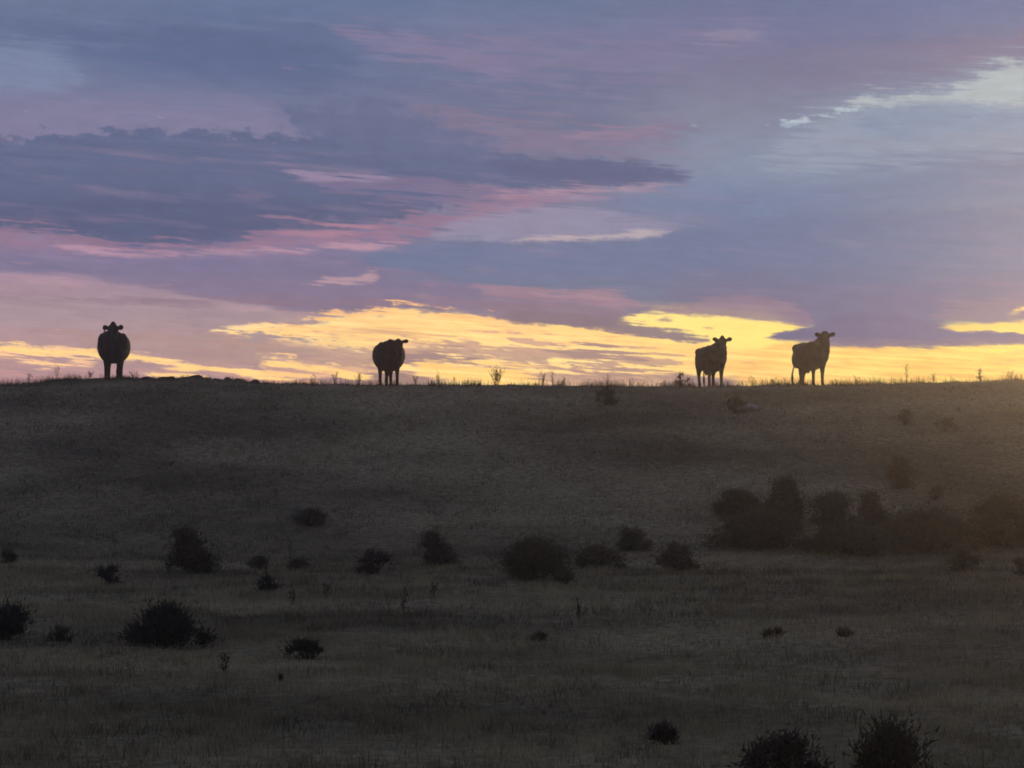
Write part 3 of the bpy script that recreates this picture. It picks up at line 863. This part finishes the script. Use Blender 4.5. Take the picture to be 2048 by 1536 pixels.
for (x0, _), (x1, st) in zip(cols, cols[1:]):
    bg = mixc(smooth(U + big * 90.0, x0, x1), bg, ramp(st))
C = bg


def layer(top, bot, color, op=1.0, sT=14, sB=14, kf=0.0, kh=0.0, kp=0.0, kb=0.0, color2=None):
    """one cloud sheet between two edges (photo-pixel control points turned into azimuth/elevation)"""
    global C
    top, bot = sorted(top), sorted(bot)
    sT *= 1.7; sB *= 1.7
    k = .55 + .55 * (kf * .6 + kh * .5 + kp * .5)
    def close(i):
        x, t = top[i]; x2, b = bot[i]
        if -60 < x < 2110 and b - t < 14:
            top[i] = (x, t + sT * k); bot[i] = (x2, b - sB * k)
    close(0); close(-1)
    v = V
    v = v + wob
    if kb: v = v + big * kb
    d = mth("MINIMUM", (v - curve(top)) / float(sT), (curve(bot) - v) / float(sB))
    if kf: d = d + fine * kf
    if kh: d = d + hair * kh
    if kp: d = d + puff * kp
    m = smooth(d, -.5, .5)
    if op != 1.0: m = m * op
    c = lin(color)
    if color2:                                   # second colour, modulated through the sheet
        c = mixc(smooth(fine + hair, -1.1, 1.1), lin(color), lin(color2))
    C = mixc(m, C, c)


def stroke(pts, th, color, op=1.0, soft=10, kf=1.5, kh=1.0, kp=0.0, color2=None):
    """a thin streak: centre line with half thickness per point"""
    layer([(x, y - t) for (x, y), t in zip(pts, th)], [(x, y + t) for (x, y), t in zip(pts, th)], color, op, soft, soft, kf, kh, kp, 0, color2)


DK = (97, 107, 140)
# --- high, soft sheets
layer([(-100, 50), (150, 45), (400, 45), (640, 80), (760, 150)], [(-100, 60), (100, 100), (350, 145), (600, 165), (760, 145)], (97, 110, 147), .75, 50, 50, .4, .3)
layer([(-100, 95), (60, 85), (150, 130), (190, 180)], [(-100, 190), (60, 185), (140, 170), (190, 160)], (136, 146, 176), .7, 50, 30, .5, .4)
layer([(-100, 200), (200, 205), (480, 200), (560, 230), (620, 290)], [(-100, 300), (300, 300), (560, 290), (620, 270)], (140, 133, 163), .75, 40, 20, .4, .4)
stroke([(640, 70), (720, 72), (850, 98), (960, 125), (1060, 150)], [0, 12, 22, 28, 0], (142, 130, 161), .8, 24, .9, .8)
layer([(820, 110), (1000, 85), (1200, 95), (1350, 75), (1500, 50), (1600, 60)], [(820, 120), (1000, 160), (1200, 165), (1350, 150), (1500, 95), (1600, 50)], (140, 128, 158), .6, 40, 40, 1, 1)
stroke([(1250, 97), (1380, 92), (1480, 72), (1560, 50)], [0, 6, 7, 0], (160, 140, 165), .7, 12, 1, 1)
layer([(1450, 110), (1650, 100), (1850, 105), (2000, 80), (2200, 75)], [(1450, 120), (1650, 185), (1850, 185), (2000, 150), (2200, 120)], (140, 125, 152), .75, 40, 30, .8, .8)
stroke([(1780, 130), (1900, 115), (1990, 100), (2150, 92)], [0, 12, 16, 16], (158, 129, 152), .65, 22, 1, 1)
# pale opening on the upper right
layer([(1480, 300), (1600, 260), (1700, 205), (1850, 185), (1960, 140), (2060, 120), (2200, 110)], [(1480, 300), (1600, 340), (1750, 330), (1900, 310), (2060, 300), (2200, 300)], (168, 168, 182), .75, 40, 50, .6, .5)
layer([(1660, 215), (1740, 190), (1850, 188), (1920, 172), (1990, 140), (2060, 125), (2200, 110)], [(1660, 220), (1740, 212), (1850, 206), (1950, 212), (2060, 215), (2200, 220)], (216, 207, 198), .85, 16, 16, .7, .6, .5)
layer([(1640, 262), (1750, 228), (1850, 212), (1960, 216), (2100, 222)], [(1640, 264), (1750, 262), (1850, 274), (1960, 270), (2100, 268)], (146, 156, 178), .8, 22, 26, .5, .4)
stroke([(1550, 236), (1580, 240), (1640, 234), (1690, 226), (1740, 215)], [0, 1.5, 3, 2, 0], (214, 214, 214), .85, 6, 1, .5, 1.4)
stroke([(1555, 252), (1575, 251), (1595, 250)], [0, 3, 0], (205, 205, 208), .8, 6, 1, .5, 1)
# pink wisp upper centre
layer([(760, 196), (850, 208), (960, 232), (1100, 250), (1230, 262), (1330, 240), (1400, 250)], [(760, 204), (860, 232), (960, 285), (1080, 305), (1200, 300), (1330, 280), (1400, 255)], (154, 129, 155), .7, 20, 26, 1.3, 1.2, 0, 0, (136, 122, 150))
stroke([(1080, 272), (1180, 270), (1280, 262), (1345, 245)], [0, 5, 6, 0], (168, 136, 159), .6, 12, 1.3, 1)
# dark centre-left cloud bank
layer([(-100, 290), (15, 278), (50, 284), (90, 262), (180, 268), (280, 257), (345, 266), (425, 260), (470, 268), (530, 266), (580, 266), (640, 262), (800, 285), (940, 305), (1060, 318), (1240, 325), (1400, 345)],
      [(-100, 452), (60, 465), (150, 486), (300, 498), (480, 490), (540, 465), (700, 450), (820, 446), (880, 420), (980, 396), (1120, 384), (1280, 372), (1400, 348)],
      DK, .95, 9, 14, .5, .4, 1.6, 0, (104, 113, 146))
layer([(515, 196), (570, 206), (700, 205), (850, 235), (960, 275), (1060, 312)], [(530, 200), (590, 245), (625, 275), (800, 310), (960, 325), (1060, 320)], (106, 114, 147), .85, 26, 14, .4, .4, .8)
layer([(-100, 400), (80, 400), (300, 385), (600, 395), (800, 400), (860, 420)], [(-100, 450), (80, 462), (300, 492), (500, 480), (800, 435), (860, 420)], (91, 98, 130), .8, 50, 20, .4, .4)
layer([(940, 318), (1040, 318), (1200, 322), (1350, 340), (1420, 352)], [(940, 330), (1040, 352), (1200, 372), (1340, 366), (1420, 350)], (98, 104, 138), .9, 12, 10, .6, .6)
layer([(500, 308), (570, 330), (640, 350), (760, 352), (900, 358), (1060, 374), (1240, 378), (1400, 362)], [(500, 310), (580, 345), (680, 374), (800, 388), (900, 404), (1060, 412), (1240, 388), (1400, 364)],
      (150, 126, 156), .8, 10, 16, 1.4, 1.3, 0, 0, (128, 116, 148))
stroke([(520, 318), (590, 345), (650, 355), (760, 352), (850, 348)], [0, 4, 4, 3, 0], (166, 144, 172), .8, 8, .8, .6)
stroke([(900, 388), (1040, 390), (1180, 384), (1300, 375), (1400, 362)], [0, 5, 6, 5, 0], (188, 150, 168), .85, 9, 1, .8)
stroke([(430, 382), (500, 390), (580, 400)], [0, 8, 0], (130, 118, 146), .6, 14, 1, 1)
# pink band under the bank
layer([(-100, 450), (40, 456), (110, 462), (180, 482), (300, 496), (470, 488), (520, 462), (570, 452), (680, 452), (850, 436), (960, 410), (1100, 394), (1260, 382)],
      [(-100, 486), (40, 492), (120, 500), (300, 510), (500, 506), (700, 494), (800, 488), (880, 470), (980, 440), (1120, 416), (1260, 388)],
      (176, 134, 156), .8, 14, 18, 1.6, 1.3, .5, 0, (158, 122, 148))
stroke([(60, 485), (160, 500), (300, 509), (470, 506), (640, 497), (790, 490), (880, 480)], [0, 4, 4, 4, 5, 4, 0], (206, 158, 176), .85, 8, .8, .8)
stroke([(500, 480), (600, 466), (700, 458), (800, 452)], [0, 5, 4, 0], (196, 142, 160), .6, 8, 1.2, 1)
layer([(800, 490), (900, 455), (1000, 425), (1150, 404), (1260, 425), (1420, 440)], [(800, 492), (900, 488), (1000, 484), (1200, 478), (1340, 468), (1420, 450)], (160, 150, 176), .85, 18, 8, .5, .8)
stroke([(980, 482), (1060, 480), (1200, 474), (1300, 468), (1400, 456)], [0, 4, 6, 7, 0], (206, 182, 184), .9, 7, .6, .8)
# blue sheets right
layer([(1180, 410), (1300, 385), (1450, 385), (1700, 370), (1900, 350), (2150, 330)], [(1180, 415), (1320, 440), (1500, 440), (1700, 420), (1900, 415), (2150, 420)], (122, 134, 166), .7, 30, 30, .4, .5)
# large blue-lavender cloud
layer([(680, 505), (800, 492), (950, 484), (1150, 486), (1300, 478), (1385, 462), (1500, 438), (1650, 428), (1850, 420), (2150, 410)],
      [(680, 512), (780, 560), (900, 582), (1040, 578), (1180, 578), (1280, 604), (1450, 608), (1560, 604), (1620, 650), (1700, 672), (1860, 652), (1980, 625), (2150, 600)],
      (116, 126, 158), .95, 10, 12, .3, .4, .5, 0, (122, 128, 160))
layer([(1300, 594), (1380, 575), (1500, 562), (1800, 570), (2200, 560)], [(1300, 600), (1380, 606), (1500, 612), (1620, 655), (1800, 680), (1900, 650), (2200, 640)], (124, 118, 150), .9, 70, 14, .3, .3)
# left lavender sheet and its sloping lower edge
layer([(-100, 505), (200, 515), (500, 512), (700, 510), (760, 530), (1000, 580), (1240, 600), (1400, 640)],
      [(-100, 545), (100, 552), (250, 566), (380, 590), (520, 612), (650, 624), (780, 618), (900, 628), (1000, 640), (1180, 655), (1300, 655), (1400, 650)],
      (138, 126, 158), .9, 16, 8, .5, .6, 0, 0, (132, 122, 154))
stroke([(250, 574), (380, 598), (520, 618), (650, 628)], [0, 3, 3, 0], (204, 168, 178), .6, 7, .8, .8)
stroke([(-100, 548), (60, 556), (150, 566), (250, 572)], [4, 4, 3, 0], (206, 166, 176), .5, 8, 1, 1)
stroke([(580, 566), (640, 564), (700, 560), (745, 554), (775, 550)], [0, 3, 7, 8, 0], (204, 163, 172), .75, 6, 1.3, 1.3, .5)
stroke([(740, 568), (820, 590), (900, 604), (1000, 612)], [0, 4, 4, 0], (168, 142, 164), .7, 8, 1, .8)
layer([(890, 568), (1000, 574), (1130, 578), (1250, 590), (1310, 612)], [(890, 576), (1000, 592), (1130, 606), (1230, 616), (1310, 614)], (184, 148, 164), .8, 7, 12, 1, 1, 0, 0, (164, 132, 154))
layer([(980, 598), (1100, 608), (1220, 622), (1330, 640)], [(980, 612), (1100, 640), (1200, 650), (1330, 652)], (148, 124, 146), .8, 14, 10, .8, .8)
# yellow openings
layer([(400, 664), (480, 652), (560, 650), (640, 634), (700, 628), (760, 622), (800, 612), (850, 624), (960, 634), (1040, 650), (1150, 662), (1220, 668), (1300, 676), (1400, 688), (1500, 690), (1800, 692), (2200, 690)],
      [(400, 668), (470, 672), (560, 685), (640, 700), (700, 712), (800, 800), (900, 900), (1100, 900), (1300, 900), (1500, 900), (1800, 900), (2200, 900)],
      (255, 220, 152), .95, 9, 18, 1.3, .9, .7, 0, (247, 186, 124))
layer([(1215, 645), (1260, 636), (1300, 628), (1400, 630), (1480, 636), (1570, 648), (1640, 656)], [(1215, 648), (1260, 656), (1330, 672), (1420, 686), (1500, 700), (1540, 690), (1640, 655)], (255, 224, 144), 1, 6, 6, .5, .5, .3)
layer([(1290, 616), (1380, 606), (1480, 594), (1570, 600), (1610, 622), (1640, 650)], [(1290, 628), (1380, 630), (1470, 632), (1560, 646), (1600, 650), (1640, 650)], (168, 136, 152), .8, 12, 6, .8, .6, 0, 0, (150, 128, 150))
layer([(960, 632), (1060, 622), (1180, 628), (1240, 642), (1320, 656), (1400, 672), (1450, 681)], [(960, 634), (1040, 646), (1150, 656), (1220, 664), (1300, 674), (1390, 684), (1450, 683)], (142, 122, 138), .92, 6, 4, .7, .6, .4)
stroke([(1290, 636), (1340, 638), (1372, 643)], [0, 5, 0], (160, 132, 142), .8, 6, .8, .6)
stroke([(1395, 655), (1420, 655), (1440, 653)], [0, 2, 0], (200, 160, 130), .8, 4, .6, .6)
layer([(1480, 690), (1532, 671), (1580, 660), (1630, 651), (1680, 630), (1760, 625), (1840, 640), (1900, 655), (1980, 661), (2060, 668), (2200, 676)],
      [(1480, 660), (1532, 673), (1575, 683), (1640, 690), (1750, 692), (1900, 691), (2060, 688), (2200, 686)], (122, 114, 146), 1, 4, 6, .3, .3)
stroke([(1560, 678), (1640, 684), (1800, 685), (2000, 682), (2200, 682)], [0, 6, 7, 7, 6], (150, 126, 142), .7, 10, .3, .5)
layer([(1850, 655), (1920, 652), (2000, 646), (2060, 641), (2200, 636)], [(1850, 656), (1920, 659), (2000, 662), (2060, 666), (2200, 672)], (252, 208, 142), .9, 5, 5, .4, .4)
layer([(1840, 630), (1900, 612), (2000, 600), (2200, 595)], [(1840, 640), (1900, 645), (2000, 642), (2200, 632)], (156, 134, 148), .7, 20, 6, .8, .8)
stroke([(2000, 626), (2040, 622), (2200, 616)], [0, 3, 5], (255, 214, 150), .9, 6, .6, .6)
# mauve broken cloud in the yellow
MV1, MV2 = (182, 148, 146), (204, 164, 148)
layer([(420, 680), (520, 676), (640, 682), (760, 690), (860, 684), (1000, 686), (1130, 692), (1240, 700), (1330, 716), (1420, 724)],
      [(420, 700), (520, 712), (640, 726), (760, 745), (860, 728), (1000, 740), (1130, 748), (1240, 750), (1330, 745), (1420, 735)], MV1, .85, 10, 12, 3.0, 1.8, .8, 0, MV2)
stroke([(540, 688), (640, 684), (760, 688), (900, 694)], [0, 5, 6, 0], (250, 205, 140), .9, 8, 2, 1.5)
stroke([(700, 716), (760, 722), (850, 716), (940, 720), (1020, 724)], [0, 9, 10, 8, 0], (168, 138, 142), .85, 9, 1.6, 1.2)
stroke([(1060, 706), (1150, 704), (1240, 712), (1320, 724)], [0, 8, 8, 0], (176, 144, 142), .85, 10, 1.8, 1.2)
stroke([(930, 718), (980, 724), (1030, 724)], [0, 4, 0], (255, 216, 145), .9, 6, 1.5, 1.2)
stroke([(800, 742), (860, 738), (960, 752), (1080, 760), (1200, 768)], [0, 8, 12, 12, 6], (255, 205, 122), .85, 12, 1.6, 1.2)
layer([(1040, 748), (1140, 738), (1240, 740), (1340, 742), (1440, 752), (1540, 774)], [(1040, 760), (1100, 775), (1240, 800), (1340, 800), (1440, 800), (1540, 780)], (196, 156, 144), .8, 12, 12, 1.0, .9, 0, 0, (182, 146, 144))
layer([(580, 790), (640, 762), (720, 748), (800, 744), (850, 756), (920, 768), (960, 790)], [(580, 800), (700, 800), (800, 800), (960, 800)], (160, 130, 136), .85, 5, 8, .4, .3)
layer([(1280, 790), (1340, 760), (1400, 757), (1450, 760), (1500, 790)], [(1280, 800), (1400, 800), (1500, 800)], (172, 140, 142), .8, 6, 8, .4, .3)
layer([(1440, 750), (1560, 750), (1700, 754), (1900, 760), (2200, 755)], [(1440, 760), (1560, 785), (1700, 790), (1900, 790), (2200, 790)], (238, 176, 124), .5, 14, 12, 1.6, 1.2)
stroke([(1640, 712), (1700, 716), (1760, 722)], [0, 6, 0], (248, 190, 122), .7, 10, 1, 1)
stroke([(1830, 715), (1870, 712), (1900, 716)], [0, 3, 0], (240, 178, 120), .7, 6, 1, 1)
stroke([(1480, 706), (1560, 714), (1600, 722)], [0, 10, 0], (252, 196, 124), .6, 14, 1, 1)
# left: mauve sheets with yellow streaks
layer([(-100, 640), (150, 660), (350, 690), (500, 720), (640, 745), (760, 792)], [(-100, 800), (150, 800), (350, 800), (500, 800), (640, 800), (760, 800)], (190, 156, 164), .6, 40, 20, 2.4, 1.6, 0, 0, (172, 144, 158))
stroke([(-100, 684), (0, 694), (90, 702), (180, 710), (260, 714), (330, 722), (430, 738), (540, 755), (640, 766)], [3, 6, 7, 7, 5, 5, 6, 5, 2], (255, 208, 138), .95, 6, 1.1, .9, .5)
stroke([(-100, 704), (0, 710), (70, 722), (130, 732), (190, 734)], [3, 5, 6, 4, 0], (252, 200, 146), .9, 6, 1.1, .9)
stroke([(60, 686), (120, 694), (180, 704)], [0, 4, 0], (244, 196, 160), .7, 6, 1.2, .9)
stroke([(240, 738), (300, 746), (380, 754), (440, 760)], [0, 4, 5, 0], (255, 206, 140), .9, 6, 1.1, .9)
stroke([(100, 724), (160, 728), (220, 738)], [0, 4, 0], (248, 196, 146), .8, 6, 1.1, .9)
stroke([(470, 712), (540, 722), (620, 736), (700, 748), (780, 764)], [0, 5, 7, 7, 3], (255, 207, 134), .92, 7, 1.4, 1, .5)
stroke([(500, 735), (560, 742), (620, 752), (700, 760)], [0, 3, 4, 3], (252, 198, 132), .85, 6, 1.4, 1)
stroke([(400, 664), (450, 660), (520, 654), (600, 656)], [0, 3, 3, 0], (255, 220, 160), .8, 5, 1.2, 1)
stroke([(260, 612), (360, 628), (460, 640), (600, 640)], [0, 8, 8, 0], (168, 146, 160), .6, 12, 1.2, 1)
stroke([(0, 600), (120, 606), (260, 625), (420, 652)], [8, 10, 10, 0], (176, 152, 166), .6, 16, 1.4, 1.2)
stroke([(640, 668), (720, 660), (800, 664), (900, 672), (960, 676)], [0, 2, 3, 2, 0], (214, 166, 130), .7, 5, 1.2, 1)
stroke([(700, 684), (800, 678), (860, 684), (960, 690)], [0, 3, 3, 0], (206, 160, 134), .7, 5, 1.4, 1)

v1 = noise(U / 300.0 + big * .35, (V - U * .07) / 26.0, 6, .62, 51.0)
v2_ = noise(U / 170.0, (V + U * .03) / 16.0 + big * .5, 6, .65, 57.0)
mid = smooth(V, 120.0, 330.0) * smooth(V, 700.0, 560.0)
C = mixc(smooth(v1, .50, .72) * mid * .30, C, lin((172, 142, 166)))
C = mixc(smooth(v2_, .52, .74) * smooth(V, 640.0, 500.0) * .36, C, lin((104, 115, 150)))
C = mixc(smooth(v1, .50, .30) * smooth(V, 330.0, 120.0) * .30, C, lin((134, 140, 172)))
# gentle overall texture so that no sheet is flat
tex = noise(U / 60.0, (V - U * .05) / 22.0, 5, .6, 20.0)
grain = noise(U / 2.6, V / 2.6, 1, .5, 33.0)
mul = .83 + tex * .28 + fine * .014 + hair * .010 + big * .02 + (grain - .5) * .22
n = NN.new("ShaderNodeVectorMath"); n.operation = "SCALE"; NL.new(C.s, n.inputs[0]); NL.new(mul.s, n.inputs["Scale"])
vm = NN.new("ShaderNodeVectorMath"); vm.operation = "MULTIPLY"; NL.new(n.outputs[0], vm.inputs[0]); 
tint_ = mixc(smooth(U, 1000.0, 1900.0), (.91, .96, .98), (.64, .84, .97))
tint_ = mixc(smooth(V, 520.0, 600.0), tint_, mixc(smooth(U, 1100.0, 1900.0), (1.00, .98, .92), (.76, .84, .94)))
sc3 = NN.new('ShaderNodeSeparateColor'); NL.new(C.s, sc3.inputs[0])
warm = smooth(S(sc3.outputs[0]) - S(sc3.outputs[2]), .16, .50)
lum = mixc(warm, tint_, mixc(smooth(U, 1000.0, 1900.0), (1.26, 1.26, 1.14), (1.14, 1.15, .72)))
NL.new(lum.s, vm.inputs[1])
clouds = S(vm.outputs[0])

# the rest of the dome: dusk sky from the sky texture with broken cloud over it
sky = NN.new("ShaderNodeTexSky"); sky.sky_type = "NISHITA"; sky.sun_disc = False
sky.sun_elevation = sun_el; sky.sun_rotation = sun_az; sky.altitude = 600
sc = NN.new("ShaderNodeVectorMath"); sc.operation = "SCALE"; NL.new(sky.outputs[0], sc.inputs[0]); sc.inputs["Scale"].default_value = .05
cn = noise(dx_ * 3.0, mth("MULTIPLY", dz_, 9.0) + dy_ * 1.5, 5, .6, 2.0)
over = mixc(smooth(cn, .38, .6), lin((92, 106, 142)), lin((126, 124, 152)))
rest = mixc(.8, S(sc.outputs[0]), over)
inwin = smooth(V, -500.0, -60.0) * smooth(mth("ABSOLUTE", U - 1024.0), 5200.0, 1900.0)
below = smooth(V, 1040.0, 1000.0)
final = mixc(inwin, rest, clouds)
bgn = NN.new("ShaderNodeBackground"); NL.new(final.s, bgn.inputs[0]); bgn.inputs[1].default_value = 1.0
ow = NN.new("ShaderNodeOutputWorld"); NL.new(bgn.outputs[0], ow.inputs[0])
world.cycles.sampling_method = "MANUAL"; world.cycles.sample_map_resolution = 512

# ------------------------------------------------------------------ render settings
scene.render.engine = "CYCLES"
cy = scene.cycles
cy.max_bounces = 4; cy.diffuse_bounces = 2; cy.glossy_bounces = 1; cy.transmission_bounces = 2; cy.volume_bounces = 0; cy.transparent_max_bounces = 4
cy.caustics_reflective = False; cy.caustics_refractive = False
cy.use_adaptive_sampling = True; cy.adaptive_threshold = 0.02
cy.use_denoising = True
cy.filter_width = 1.8
scene.view_settings.view_transform = "Standard"; scene.view_settings.look = "None"
scene.view_settings.exposure = 0; scene.view_settings.gamma = 1
